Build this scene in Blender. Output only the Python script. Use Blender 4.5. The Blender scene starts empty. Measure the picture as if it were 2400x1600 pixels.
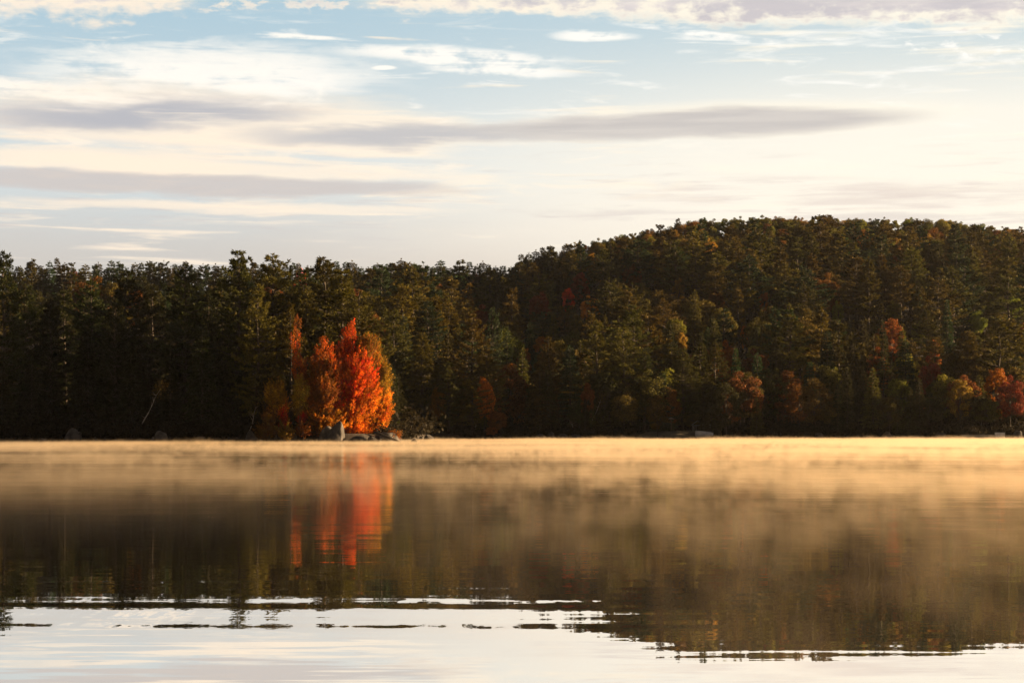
import bpy, math, random
import numpy as np
from mathutils import Vector

R = math.radians
SC = bpy.context.scene
COL = SC.collection
F = 4667.0                    # focal length in pixels of the 2400 px wide photograph
HC = 1.3                      # camera height above the lake
YH = 1010.0                   # row of the horizon in the photograph

# ------------------------------------------------------------------ camera
cam_d = bpy.data.cameras.new('camera')
cam = bpy.data.objects.new('camera', cam_d)
COL.objects.link(cam)
cam.location = (0, 0, HC)
cam.rotation_euler = (R(90), 0, 0)
cam_d.sensor_width = 36
cam_d.lens = F / 2400 * 36
cam_d.shift_y = (YH - 800) / 2400
cam_d.clip_start = 0.1
cam_d.clip_end = 20000
SC.camera = cam

SC.view_settings.view_transform = 'Standard'
SC.view_settings.look = 'None'
SC.view_settings.exposure = 2.2
SC.view_settings.gamma = 1.0
SC.render.engine = 'CYCLES'
SC.cycles.use_denoising = True
SC.cycles.max_bounces = 5
SC.cycles.diffuse_bounces = 1
SC.cycles.glossy_bounces = 3
SC.cycles.transmission_bounces = 3
SC.cycles.transparent_max_bounces = 8
SC.cycles.volume_bounces = 0
SC.cycles.volume_max_steps = 256
SC.cycles.sample_clamp_indirect = 4

# ------------------------------------------------------------------ sun
SUN_AZ, SUN_EL = 79.0, 11.5          # degrees right of the view, above the horizon
sdir = Vector((math.sin(R(SUN_AZ)) * math.cos(R(SUN_EL)), math.cos(R(SUN_AZ)) * math.cos(R(SUN_EL)), math.sin(R(SUN_EL))))
sl = bpy.data.lights.new('sun', 'SUN')
sl.energy = 5.0
sl.angle = R(0.5)
sl.color = (1.0, 0.66, 0.34)
so = bpy.data.objects.new('sun', sl)
COL.objects.link(so)
so.rotation_euler = (-sdir).to_track_quat('-Z', 'Y').to_euler()

# ------------------------------------------------------------------ node expressions
class E:
    """a shader socket with arithmetic"""
    nt = None
    def __init__(s, sock): s.s = sock
    @staticmethod
    def op(o, *a):
        n = E.nt.nodes.new('ShaderNodeMath'); n.operation = o
        for i, v in enumerate(a):
            if isinstance(v, E): E.nt.links.new(v.s, n.inputs[i])
            else: n.inputs[i].default_value = v
        return E(n.outputs[0])
    def __add__(s, o): return E.op('ADD', s, o)
    __radd__ = __add__
    def __sub__(s, o): return E.op('SUBTRACT', s, o)
    def __rsub__(s, o): return E.op('SUBTRACT', o, s)
    def __mul__(s, o): return E.op('MULTIPLY', s, o)
    __rmul__ = __mul__
    def __truediv__(s, o): return E.op('DIVIDE', s, o)
    def __rtruediv__(s, o): return E.op('DIVIDE', o, s)
    def __pow__(s, o): return E.op('POWER', s, o)

def sin_(a): return E.op('SINE', a)
def clamp(a):
    n = E.nt.nodes.new('ShaderNodeClamp'); E.nt.links.new(a.s, n.inputs[0]); return E(n.outputs[0])
def ss(a, lo, hi, t0=0.0, t1=1.0):
    n = E.nt.nodes.new('ShaderNodeMapRange'); n.interpolation_type = 'SMOOTHSTEP'
    E.nt.links.new(a.s, n.inputs[0])
    for i, v in zip((1, 2, 3, 4), (lo, hi, t0, t1)): n.inputs[i].default_value = v
    return E(n.outputs[0])
def vec(x, y, z):
    n = E.nt.nodes.new('ShaderNodeCombineXYZ')
    for i, v in enumerate((x, y, z)):
        if isinstance(v, E): E.nt.links.new(v.s, n.inputs[i])
        else: n.inputs[i].default_value = v
    return E(n.outputs[0])
def sep(v):
    n = E.nt.nodes.new('ShaderNodeSeparateXYZ'); E.nt.links.new(v.s, n.inputs[0])
    return [E(o) for o in n.outputs]
def noise(v, scale=1.0, detail=3.0, rough=0.5, dist=0.0, color=False):
    n = E.nt.nodes.new('ShaderNodeTexNoise'); n.noise_dimensions = '3D'
    if v is not None: E.nt.links.new(v.s, n.inputs['Vector'])
    n.inputs['Scale'].default_value = scale; n.inputs['Detail'].default_value = detail
    n.inputs['Roughness'].default_value = rough; n.inputs['Distortion'].default_value = dist
    return E(n.outputs[1 if color else 0])
def mix(f, a, b, blend='MIX'):
    n = E.nt.nodes.new('ShaderNodeMix'); n.data_type = 'RGBA'; n.blend_type = blend
    for i, v in ((0, f), (6, a), (7, b)):
        if isinstance(v, E): E.nt.links.new(v.s, n.inputs[i])
        elif isinstance(v, tuple): n.inputs[i].default_value = (*v, 1)
        else: n.inputs[i].default_value = v
    return E(n.outputs[2])
def srgb(r, g, b):
    return tuple((c / 255 / 12.92) if c <= 10 else ((c / 255 + .055) / 1.055) ** 2.4 for c in (r, g, b))

# ------------------------------------------------------------------ sky
world = bpy.data.worlds.new('World'); SC.world = world; world.use_nodes = True
nt = world.node_tree; nt.nodes.clear(); E.nt = nt
STR = 0.1
def K(r, g, b, k=1.0): return tuple(c * k / STR for c in srgb(r, g, b))
tc = nt.nodes.new('ShaderNodeTexCoord')
D = E(tc.outputs['Generated'])
dx, dy, dz = sep(D)
nish = nt.nodes.new('ShaderNodeTexSky'); nish.sky_type = 'NISHITA'; nish.sun_disc = False
nish.sun_elevation = R(SUN_EL); nish.sun_rotation = R(SUN_AZ); nish.air_density = 1.0; nish.dust_density = 1.6; nish.ozone_density = 1.5
hor = E.op('SQRT', dx * dx + dy * dy + 1e-6)
U = E.op('ARCTAN2', dx, dy) * 46.67            # hundreds of pixels right of the middle
V = dz / hor * 46.67                           # hundreds of pixels above the horizon
P = vec(dx * 46.67, dy * 46.67, dz * 46.67)
def stretched(a, b, off=0.0): return vec(dx * (46.67 * a) + off, dy * (46.67 * a), dz * (46.67 * b) + off)
n_big = noise(stretched(.12, .55, 3.1), 1, 4, .5) - .5
n_mid = noise(stretched(.35, 1.9, 7.7), 1, 5, .55, .3) - .5
n_fin = noise(stretched(1.6, 3.4, 1.3), 1, 6, .6, .2) - .5
n_str = noise(stretched(.28, 5.5, 5.9), 1, 5, .55, .4) - .5
sunw = clamp(dx * sdir.x + dy * sdir.y + dz * sdir.z)            # nearness to the sun
front = ss(dy, .1, .95)
right = ss(U, -9.0, 9.5)

# thin bright veil over the whole sky, thicker towards the horizon and the sun
veil_c = mix(right, K(210, 219, 221), K(246, 242, 230))
veil_lo = mix(right, K(205, 199, 192), K(240, 226, 208))
veil = mix(ss(V + n_big * 1.2, 3.6, 6.2), veil_lo, veil_c)
mid_w = ss(V + n_big * 1.5, 3.2, 4.6) * (1.0 - ss(V + n_big, 5.3, 7.8)) * ss(U + n_mid * 2, -6.0, 8.0)
veil = mix(mid_w * .9, veil, K(254, 246, 230))
blue = mix(.82, E(nish.outputs[0]), K(150, 196, 220))
base = mix(clamp(ss(V, 5.8, 10.4, .97, .34) + right * ss(V, 6.5, 9.6, .22, .05)), blue, veil)

def lens(u0, v0, a, b, tilt=0.0, warp=.5, soft=.35):
    warp = warp * 1.3; soft = min(1.0, soft * 1.3)
    q = (U - u0) * (1 / a)
    w = (V - v0 - (U - u0) * tilt + n_mid * warp + n_big * (warp * .8) + n_str * (warp * .35)) * (1 / b)
    return ss(1.0 - q * q - w * w, 0.0, soft)

cream = mix(right, K(255, 238, 216), K(255, 247, 228))
white = mix(right, K(255, 250, 240), K(255, 253, 246))
grey = mix(right, K(190, 190, 194), K(205, 201, 197))
c = base
# streaky cirrus everywhere in the middle and upper sky
streak = ss(n_str + n_big * .8 + n_mid * .3, .03, .25) * ss(V, 1.6, 3.2) * (1.0 - ss(V, 9.0, 10.5))
c = mix(streak * .85, c, cream)
streak2 = ss(noise(stretched(.5, 7.5, 12.3), 1, 6, .6, .5) - .5 + n_big * .5, .02, .2) * ss(V, 3.4, 4.6) * (1.0 - ss(V, 5.6, 7.2))
c = mix(streak2 * .55, c, mix(right, K(206, 200, 197), K(226, 214, 205)))
cir = noise(stretched(.42, 3.2, 17.3), 1, 8, .62, .9) - .5
c = mix(ss(cir + n_big * .5, .0, .22) * ss(V, 4.2, 6.0) * (1.0 - ss(V, 8.8, 10.2)) * .85, c, mix(ss(V, 5.5, 8), cream, white))
# white veil cloud at upper left and wisps in the middle
veil_l = clamp(lens(-7.1, 8.2, 5.2, .75, .0, 1.3, .8) * (ss(n_mid + n_fin * .4 + n_str * .5, -.28, .0)))
c = mix(veil_l * .95, c, white)
wisps = clamp(lens(-1.5, 8.76, 3.4, .26, -.04, .35, .7) + lens(-.4, 8.45, 2.4, .25, -.05, .35, .7) + lens(1.9, 9.2, 1.25, .16, -.03, .3, .7)
              + lens(-5, 9.15, 1.4, .1, 0, .3, .7) + lens(4.6, 9.25, 2.6, .12, -.12, .3, .7) + lens(-3.0, 8.47, .35, .07, 0, .1, .6)
              + lens(-11, 7.75, 4.5, .25, -.03, .6, .8))
c = mix(clamp(wisps * ss(n_fin + n_str, -.25, .08)) * .95, c, white)
puffs = ss(n_fin + n_mid * .6, .0, .14) * lens(9.9, 8.9, 3.2, .36, -.08, .5, .6)
c = mix(puffs * .9, c, white)
# cream glow round the grey lenticular bands, then the bands
glow = clamp(lens(-7.5, 7.2, 7.5, .95, -.02, .9, .9) + lens(-2.8, 6.9, 4.5, .55, -.02, .7, .9) + lens(5.2, 7.23, 6.3, .54, .015, .12, .8)
             + lens(-9.5, 6.15, 4.6, .42, 0, .8, .8))
c = mix(glow * .85, c, cream)
d1 = lens(-8.6, 7.36, 5.0, .46, .03, .6, .8)
d2 = lens(-2.4, 6.92, 4.8, .36, .0, .5, .8)
d3 = lens(4.3, 7.14, 6.0, .42, .016, .25, .55)
d1 = d1 * ss(n_str + n_mid, -.45, .0); d2 = d2 * ss(n_str + n_mid, -.55, -.1)
c = mix(d1 * .95, c, mix(.5, grey, K(170, 174, 186)))
c = mix(d2 * .95, c, grey)
c = mix(d3 * .97, c, mix(ss(n_str, -.2, .2), K(198, 193, 190), K(212, 206, 200)))
b1e = lens(-7, 6.06, 8.0, .3, -.02, .35, .8); c = mix(b1e * .8, c, cream)
b1 = lens(-8.0, 5.70, 8.2, .30, -.012, .35, .6); c = mix(b1 * .85, c, K(205, 197, 193))
b2 = lens(-6.6, 5.2, 6.5, .17, -.01, .35, .8); c = mix(b2 * .75, c, cream)
b3 = lens(7.5, 5.55, 7.0, .42, -.03, .7, .9) * ss(n_str + n_mid * .5, -.15, .1); c = mix(b3 * .6, c, K(222, 208, 200))
b4 = lens(7.0, 4.95, 8.0, .25, -.02, .7, .9) * ss(n_str, -.1, .15); c = mix(b4 * .6, c, K(212, 202, 198))
# the layered cloud along the top edge
edge = V - 9.70 + ss(U, -3.0, 11.0) * .60 + (1.0 - ss(U, -10.5, -6.0)) * .35 + n_fin * .85 + n_mid * .9
top = ss(edge, 0.0, .34)
top = top * clamp(ss(U + n_mid * 3, -4.2, -2.4) + (1.0 - ss(U + n_mid * 3, -8.2, -6.8)) + ss(n_fin + n_mid, 0.0, .12) * .8)
topc = mix(ss(edge + n_fin * 1.2 + n_big * 1.5, .25, .75), cream, mix(ss(n_mid + n_big, -.1, .15), K(228, 218, 214), K(203, 196, 199)))
c = mix(top * .92, c, topc)
# unseen sky dimmed overhead and behind to cut fill, kept brighter by the sun
lum = (clamp(front * (1.0 - ss(V, 11.0, 24.0) * .6) + ss(sunw, .5, 1.0) * .5) * .85 + .15) * .232
n = nt.nodes.new('ShaderNodeVectorMath'); n.operation = 'SCALE'
nt.links.new(c.s, n.inputs[0]); nt.links.new(lum.s, n.inputs['Scale'])
bg = nt.nodes.new('ShaderNodeBackground'); bg.inputs['Strength'].default_value = STR
nt.links.new(n.outputs[0], bg.inputs['Color'])
wo = nt.nodes.new('ShaderNodeOutputWorld'); nt.links.new(bg.outputs[0], wo.inputs['Surface'])
world.cycles.sampling_method = 'MANUAL'; world.cycles.sample_map_resolution = 512

# ------------------------------------------------------------------ materials
def new_mat(name):
    m = bpy.data.materials.new(name); m.use_nodes = True
    m.node_tree.nodes.clear(); E.nt = m.node_tree
    out = m.node_tree.nodes.new('ShaderNodeOutputMaterial')
    return m, m.node_tree, out

def foliage_mat(name, transl=.35, var=.55, attr=False):
    m, t, out = new_mat(name)
    oi = t.nodes.new('ShaderNodeObjectInfo'); geo = t.nodes.new('ShaderNodeNewGeometry')
    base = E(oi.outputs['Color'])
    if attr:
        a = t.nodes.new('ShaderNodeAttribute'); a.attribute_name = 'leaf'; base = E(a.outputs['Color'])
    rnd = E(geo.outputs['Random Per Island'])
    tco = t.nodes.new('ShaderNodeTexCoord')
    clump = noise(E(tco.outputs['Object']), .55, 2, .5)
    k = (rnd * (2 * var) + (1 - var)) * ss(clump, .3, .7, .7, 1.3)
    n = t.nodes.new('ShaderNodeVectorMath'); n.operation = 'SCALE'
    t.links.new(base.s, n.inputs[0]); t.links.new(k.s, n.inputs['Scale'])
    hs = t.nodes.new('ShaderNodeHueSaturation'); t.links.new(n.outputs[0], hs.inputs['Color'])
    hue = noise(E(tco.outputs['Object']), 1.3, 2, .5) * .07 + .465
    t.links.new(hue.s, hs.inputs['Hue'])
    d = t.nodes.new('ShaderNodeBsdfPrincipled'); d.inputs['Roughness'].default_value = .65
    d.inputs['Specular IOR Level'].default_value = .06
    tr = t.nodes.new('ShaderNodeBsdfTranslucent'); mx = t.nodes.new('ShaderNodeMixShader')
    mx.inputs[0].default_value = transl
    t.links.new(hs.outputs[0], d.inputs['Base Color']); t.links.new(hs.outputs[0], tr.inputs['Color'])
    t.links.new(d.outputs[0], mx.inputs[1]); t.links.new(tr.outputs[0], mx.inputs[2]); t.links.new(mx.outputs[0], out.inputs[0])
    return m

def plain_mat(name, c1, c2, scale=2.0, rough=.8, stretch=(1, 1, 1), bump=.0, detail=6, metal=0.0):
    m, t, out = new_mat(name)
    tco = t.nodes.new('ShaderNodeTexCoord')
    x, y, z = sep(E(tco.outputs['Object']))
    v = vec(x * stretch[0], y * stretch[1], z * stretch[2])
    nz = noise(v, scale, detail, .6)
    colr = mix(ss(nz, .32, .68), c1, c2)
    p = t.nodes.new('ShaderNodeBsdfPrincipled'); p.inputs['Roughness'].default_value = rough
    p.inputs['Metallic'].default_value = metal
    t.links.new(colr.s, p.inputs['Base Color'])
    if bump:
        b = t.nodes.new('ShaderNodeBump'); b.inputs['Distance'].default_value = bump; b.inputs['Strength'].default_value = .7
        t.links.new(noise(v, scale * 2.3, detail, .65).s, b.inputs['Height']); t.links.new(b.outputs[0], p.inputs['Normal'])
    t.links.new(p.outputs[0], out.inputs[0])
    return m

M = {}
M['needles'] = foliage_mat('needle_foliage', .25, .5)
M['leaves'] = foliage_mat('leaf_foliage', .42, .5)
M['mapleleaves'] = foliage_mat('maple_foliage', .45, .42, attr=True)
M['bark'] = plain_mat('bark', (.018, .013, .009), (.045, .033, .024), 3, .9, (6, 6, 1), .03)
M['birch'] = plain_mat('birch_bark', (.26, .24, .21), (.12, .10, .08), 2, .7, (1, 1, 6))
M['rock'] = plain_mat('granite', (.020, .018, .016), (.070, .062, .055), 1.3, .85, (1, 1, 1), .12)
M['palerock'] = plain_mat('pale_granite', (.075, .068, .06), (.16, .14, .12), 1.2, .85, (1, 1, 1), .1)
M['ground'] = plain_mat('forest_floor', (.014, .010, .007), (.035, .023, .012), .35, .95, (1, 1, 1), .2)
M['sand'] = plain_mat('beach_sand', (.07, .06, .045), (.12, .10, .075), .6, .95)
M['white'] = plain_mat('white_paint', (.25, .25, .27), (.36, .36, .38), 1.5, .45)
M['boards'] = plain_mat('grey_boards', (.07, .075, .07), (.12, .125, .12), 2, .8, (1, 1, 8))
M['roof'] = plain_mat('pale_roof', (.16, .19, .20), (.24, .27, .28), 3, .6)
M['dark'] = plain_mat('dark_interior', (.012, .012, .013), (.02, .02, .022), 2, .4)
M['concrete'] = plain_mat('concrete', (.10, .10, .09), (.19, .18, .165), .8, .9, (1, 1, 1), .02)
M['thatch'] = plain_mat('thatch', (.10, .085, .06), (.18, .15, .11), 5, .95, (1, 1, 4))

# ------------------------------------------------------------------ object helpers
def tag(o, label=None, cat=None, group=None, kind=None):
    if label: o['label'] = label
    if cat: o['category'] = cat
    if group: o['group'] = group
    if kind: o['kind'] = kind
    return o

def mesh_from(name, verts, faces, mat=None, smooth=False):
    me = bpy.data.meshes.new(name)
    me.from_pydata([tuple(v) for v in verts], [], [tuple(f) for f in faces]); me.update()
    if mat: me.materials.append(mat)
    if smooth: me.polygons.foreach_set('use_smooth', [True] * len(me.polygons))
    return me

def link(name, data, parent=None, loc=(0, 0, 0)):
    o = bpy.data.objects.new(name, data); COL.objects.link(o); o.location = loc
    if parent: o.parent = parent
    return o

class MB:
    """collects boxes, tubes and sheets into one mesh"""
    def __init__(s): s.v = []; s.f = []
    def box(s, c, d, rz=0.0, taper=1.0):
        b = len(s.v); cs, sn = math.cos(rz), math.sin(rz)
        for z in (-1, 1):
            k = taper if z > 0 else 1
            for x, y in ((-1, -1), (1, -1), (1, 1), (-1, 1)):
                px, py = x * d[0] / 2 * k, y * d[1] / 2 * k
                s.v.append((c[0] + px * cs - py * sn, c[1] + px * sn + py * cs, c[2] + z * d[2] / 2))
        for f in ((0, 3, 2, 1), (4, 5, 6, 7), (0, 1, 5, 4), (1, 2, 6, 5), (2, 3, 7, 6), (3, 0, 4, 7)):
            s.f.append(tuple(b + i for i in f))
        return s
    def tube(s, pts, rad, n=7, cap=True):
        pts = [Vector(p) for p in pts]; b = len(s.v)
        for i, p in enumerate(pts):
            t = (pts[min(i + 1, len(pts) - 1)] - pts[max(i - 1, 0)]).normalized()
            a = t.cross(Vector((0, 0, 1)) if abs(t.z) < .9 else Vector((1, 0, 0))).normalized(); c2 = t.cross(a)
            r = rad[i] if isinstance(rad, (list, tuple)) else rad
            for k in range(n):
                an = 2 * math.pi * k / n
                s.v.append(tuple(p + a * math.cos(an) * r + c2 * math.sin(an) * r))
        for i in range(len(pts) - 1):
            for k in range(n):
                k2 = (k + 1) % n
                s.f.append((b + i * n + k, b + i * n + k2, b + (i + 1) * n + k2, b + (i + 1) * n + k))
        if cap:
            s.f.append(tuple(b + k for k in range(n))[::-1]); s.f.append(tuple(b + (len(pts) - 1) * n + k for k in range(n)))
        return s
    def build(s, name, mat, parent=None, smooth=False, loc=(0, 0, 0)):
        return link(name, mesh_from(name, s.v, s.f, mat, smooth), parent, loc)

def leaf_mesh(name, C, A, B, mat, cols=None):
    """N small diamond leaves: centre C, half axes A and B"""
    N = len(C)
    v = np.empty((N, 4, 3), np.float32)
    v[:, 0] = C - A; v[:, 1] = C + B; v[:, 2] = C + A; v[:, 3] = C - B
    me = bpy.data.meshes.new(name)
    me.vertices.add(N * 4); me.vertices.foreach_set('co', v.ravel())
    me.loops.add(N * 4); me.loops.foreach_set('vertex_index', np.arange(N * 4, dtype=np.int32))
    me.polygons.add(N)
    me.polygons.foreach_set('loop_start', np.arange(0, N * 4, 4, dtype=np.int32))
    me.polygons.foreach_set('loop_total', np.full(N, 4, np.int32))
    if cols is not None:
        at = me.color_attributes.new('leaf', 'FLOAT_COLOR', 'POINT')
        cc = np.ones((N, 4, 4), np.float32); cc[:, :, :3] = cols[:, None, :]
        at.data.foreach_set('color', cc.ravel())
    me.update(calc_edges=True)
    me.materials.append(mat)
    return me

def unit(a): return a / (np.linalg.norm(a, axis=-1, keepdims=True) + 1e-9)

def sxy(px, dist): return (px - 1200) / F * dist
def zat(py, dist): return HC + (YH - py) / F * dist

# ------------------------------------------------------------------ terrain
def sst(x, a, b):
    t = min(1, max(0, (x - a) / (b - a))); return t * t * (3 - 2 * t)
def shore(x):
    s = 240 + 84 * sst(x, -15.5, -12.5) + 1.3 * math.sin(x * .21 + 1) + .9 * math.sin(x * .083) + .5 * math.sin(x * .9)
    s -= 3.0 * math.exp(-((x + 18) / 5) ** 2)
    s -= 120 * sst(x, 120, 420)
    s -= 60 * sst(-x, 100, 400)
    return s
SKY_X = [-3000, 0, 900, 1100, 1184, 1224, 1296, 1378, 1429, 1459, 1520, 1582, 1633, 1714, 1806, 1939, 1990, 2143, 2245, 2347, 2400, 2700, 4000, 7000]
SKY_Y = [760, 622, 616, 610, 604, 590, 573, 561, 552, 543, 534, 519, 512, 507, 503, 503, 507, 509, 515, 526, 531, 575, 760, 900]
YC = 640.0
def crest(px):
    sk = float(np.interp(px, SKY_X, SKY_Y))
    hgt = 14.0 - 6.6 * sst(px, 1150, 1450)
    return max(6, (YH - sk) * YC / F - hgt + HC)
def ground(x, y):
    s = shore(x)
    if y < s:
        return max(-3.0, -(s - y) * .25)
    px = 1200 + x / max(y, 50) * F
    t = (y - s) / (YC - s)
    zc = crest(px)
    z = .9 * sst(y - s, 0, 2.5)
    side = max(sst(-13 - x, 0, 38), sst(y, 318, 372))
    if t < 1: zc = .9 + (zc - .9) * side
    if t < 1: z += (zc - .9) * (max(0, t) ** 1.15)
    else: z += (zc - .9) * (1 - .5 * sst(y, YC, YC + 350))
    z += .8 * math.sin(x * .11 + y * .07) * min(1, (y - s) / 40)
    return z

xs = sorted(set([-1400, -1200, -900, -700, -550, -450] + list(range(-400, -160, 16)) + [v * 3 for v in range(-54, 75)] + list(range(224, 560, 16)) + [650, 800, 1000, 1200, 1400]))
ys = sorted(set([-600, -300, 0, 100, 160, 190, 205, 215, 222, 228] + [230 + i * .8 for i in range(22)] + [248 + i * 4 for i in range(18)] + [316 + i * 1 for i in range(16)]
                + [332 + i * 7 for i in range(50)] + [690, 720, 760, 820, 900, 1000, 1150, 1300]))
gv = [(x, y, ground(x, y)) for y in ys for x in xs]
nx = len(xs)
gf = [(j * nx + i, j * nx + i + 1, (j + 1) * nx + i + 1, (j + 1) * nx + i) for j in range(len(ys) - 1) for i in range(nx - 1)]
g = link('ground', mesh_from('ground', gv, gf, M['ground'], True)); tag(g, 'dark brown wooded ground rising from the shore to the hill', 'ground', kind='structure')

# sandy strip in front of the cabin
sv, sf = [], []
for i in range(31):
    x = sxy(1495, 322) + i * .47
    s = shore(x); w = math.sin(math.pi * i / 30) ** .5
    for q in (0.0, .35, .7, 1.0):
        y = s - 1.2 + q * (1.6 + 3.2 * w)
        sv.append((x, y, ground(x, y) + .05 + .25 * w * q * 1.2))
for i in range(30):
    for q in range(3):
        a = i * 4 + q; sf.append((a, a + 4, a + 5, a + 1))
o = link('beach', mesh_from('beach', sv, sf, M['sand'], True)); tag(o, 'small pale sandy beach below the shed', 'beach', kind='structure')

# ------------------------------------------------------------------ lake
m, t, out = new_mat('lake_water')
gp = t.nodes.new('ShaderNodeNewGeometry')
wx, wy, wz = sep(E(gp.outputs['Position']))
def wn(a, b, off, detail=2, rough=.5): return noise(vec(wx * a + off, wy * b + off * .7, 0.0), 1, detail, rough) - .5
calm = 1.0 - ss(wy, 185, 212) * (1.0 - ss(wx, -20.0, 60.0) * .5)
amp = clamp(ss(wy, 8, 30, .45, 1.1) * ss(wy, 90, 200, 1.0, .8)) * calm
s_f = wn(1.4, 6.5, 3.0) * .016 + wn(.28, 2.6, 11.0) * .018
s_m = wn(.10, .75, 21.0) * .010
def gss(y0, w): 
    q = (wy - y0) * (1 / w); return E.op('POWER', 2.718, q * q * -1.0)
wig = sin_(wx * .55 + 1.0) * .06 + wn(.9, .3, 5.0) * .22 + wn(4.5, .6, 7.0, 3, .6) * .16
brk = ss(wn(.8, .12, 15.0, 3, .5) * .9 + wn(7.5, .25, 18.0, 4, .65) * .9, -.10, .07)
leftw = 1.0 - ss(wx, .2, 2.0)
wvy = wy + wig
def gw(y0, w, k):
    q = (wvy - y0) * (1 / w); return E.op('POWER', 2.718, q * q * -1.0) * k
wave = (gw(14.02, .50, .0041) * (brk * .60 + .40) + gw(14.38, .16, .0026) * (brk * .5 + .5) + gw(15.28, .17, .0105) * ss(wn(1.5, .3, 25.0, 4, .6), -.01, .06) - gw(14.86, .17, .009) - gw(13.32, .15, .0105) * ss(wn(1.6, .2, 35.0, 4, .6), -.10, .05)) * leftw
wave = wave - gw(11.95, .11, .0020) * ss(wx, .6, 2.4) + gw(12.25, .1, .0012) * ss(wx, 1.0, 2.6)
slope = (s_f * 1.0 + s_m) * amp + wn(.25, 3.2, 31.0) * .0032 + wn(.03, .42, 61.0, 3) * .007 * ss(wy, 22, 60) * calm + (wn(.10, .8, 71.0, 3, .6) + wn(.02, .12, 81.0)) * .035 * ss(wy, 30, 110) * calm - wave
sx_ = (wn(.9, 3.5, 41.0) * .010 + wn(.2, .6, 51.0) * .004) * amp
nv = t.nodes.new('ShaderNodeVectorMath'); nv.operation = 'NORMALIZE'
t.links.new(vec(sx_, slope, 1.0).s, nv.inputs[0])
gl = t.nodes.new('ShaderNodeBsdfGlossy'); gl.distribution = 'GGX'
gl.inputs['Color'].default_value = (.99, .97, .94, 1); t.links.new(ss(wy, 13.2, 30, .008, .055).s, gl.inputs['Roughness'])
t.links.new(nv.outputs[0], gl.inputs['Normal'])
df = t.nodes.new('ShaderNodeBsdfDiffuse'); df.inputs['Color'].default_value = (.010, .008, .006, 1)
fr = t.nodes.new('ShaderNodeFresnel'); fr.inputs['IOR'].default_value = 1.33
mx = t.nodes.new('ShaderNodeMixShader')
t.links.new(clamp(E(fr.outputs[0]) * .5 + .72).s, mx.inputs[0])
t.links.new(df.outputs[0], mx.inputs[1]); t.links.new(gl.outputs[0], mx.inputs[2]); t.links.new(mx.outputs[0], out.inputs[0])
lake = link('water', mesh_from('water', [(-1390, -590, 0), (1390, -590, 0), (1390, 332, 0), (-1390, 332, 0)], [(0, 1, 2, 3)], m))
tag(lake, 'calm dark lake reflecting the forest and the morning sky', 'lake', kind='structure')

# ------------------------------------------------------------------ mist lying on the lake
m, t, out = new_mat('mist_volume')
gp = t.nodes.new('ShaderNodeNewGeometry')
wx, wy, wz = sep(E(gp.outputs['Position']))
big = noise(vec(wx * .06, wy * .03, 4.0), 1, 2, .5)
wsp = noise(vec(wx * 1.0, wy * .28, wz * 1.1), 1, 4, .62) * .6 + noise(vec(wx * 3.1, wy * .55, wz * 2.2), 1, 3, .6) * .4
col = noise(vec(wx * 2.3, wy * .30, 9.0), 1, 3, .6)
hgt = ss(big, .35, .65, .14, .30) + ss(wsp, .5, .70, .0, .26) + ss(col, .50, .70, .0, .40) + ss(wy, 190, 250) * ss(noise(vec(wx * .10, wy * .05, 2.0), 1, 3, .6), .50, .70) * .5
prof = clamp((hgt - wz) / hgt) ** 1.4 * 1.35
dens = prof * ss(wsp + big * .4, .60, .80, .10, 2.4) * ss(wy, 10, 50, .28, 1.0) * ss(wx, -5, 7, .75, 1.25) * ss(wy, 60, 160, 1.0, 1.9)
dens = dens * ss(wz, .06, .32, 1.0, .5)
dens = dens * ss(wx, -40, 40, .72, .92) * .030 * (1.0 - (1.0 - ss(wx, -3.5, 2.0)) * (1.0 - ss(wy, 22, 60)) * .93)
pv = t.nodes.new('ShaderNodeVolumePrincipled'); pv.inputs['Color'].default_value = (.99, .80, .55, 1)
pv.inputs['Anisotropy'].default_value = .55
t.links.new(dens.s, pv.inputs['Density']); t.links.new(pv.outputs[0], out.inputs['Volume'])
m.cycles.volume_step_rate = 1.0
ob = MB()
outl = [(-260, 8)] + [(x, shore(x) - 2.5) for x in range(-260, 261, 4)] + [(260, 8)]
nb = len(outl)
vv = [(x, y, .01) for x, y in outl] + [(x, y, 1.0) for x, y in outl]
ff = [tuple(range(nb))] + [tuple(range(2 * nb - 1, nb - 1, -1))] + [(i, i + nb, (i + 1) % nb + nb, (i + 1) % nb) for i in range(nb)]
mist = link('mist', mesh_from('mist', vv, ff, m)); tag(mist, 'golden morning mist lying low over the lake', 'mist', kind='stuff')
m.cycles.volume_step_rate = 0.06

# haze
m, t, out = new_mat('haze_volume')
pv = t.nodes.new('ShaderNodeVolumePrincipled'); pv.inputs['Color'].default_value = (.95, .93, .9, 1)
pv.inputs['Density'].default_value = .000034; pv.inputs['Anisotropy'].default_value = .72
t.links.new(pv.outputs[0], out.inputs['Volume'])
hz = MB().box((0, 350, 48), (2820, 1920, 104)).build('haze', m); tag(hz, 'thin morning haze over lake and hill', 'haze', kind='stuff')
# ------------------------------------------------------------------ tree meshes
def sprays(name, rng, P, OUT, L, W, mat, fan=5, droop=0.0, cols=None, jit=.5):
    """tufts: at each point P a fan of thin diamonds roughly along OUT"""
    N = len(P)
    Pn = np.repeat(P, fan, 0); O = np.repeat(OUT, fan, 0)
    d = unit(O + rng.normal(0, jit, (N * fan, 3)) + np.array([0, 0, -droop]))
    l = L * rng.uniform(.6, 1.25, (N * fan, 1)); w = W * rng.uniform(.7, 1.3, (N * fan, 1))
    side = unit(np.cross(d, rng.normal(0, 1, (N * fan, 3))))
    C = Pn + d * l * .5
    if cols is not None: cols = np.repeat(cols, fan, 0)
    return leaf_mesh(name, C, d * l * .5, side * w * .5, mat, cols)

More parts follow.
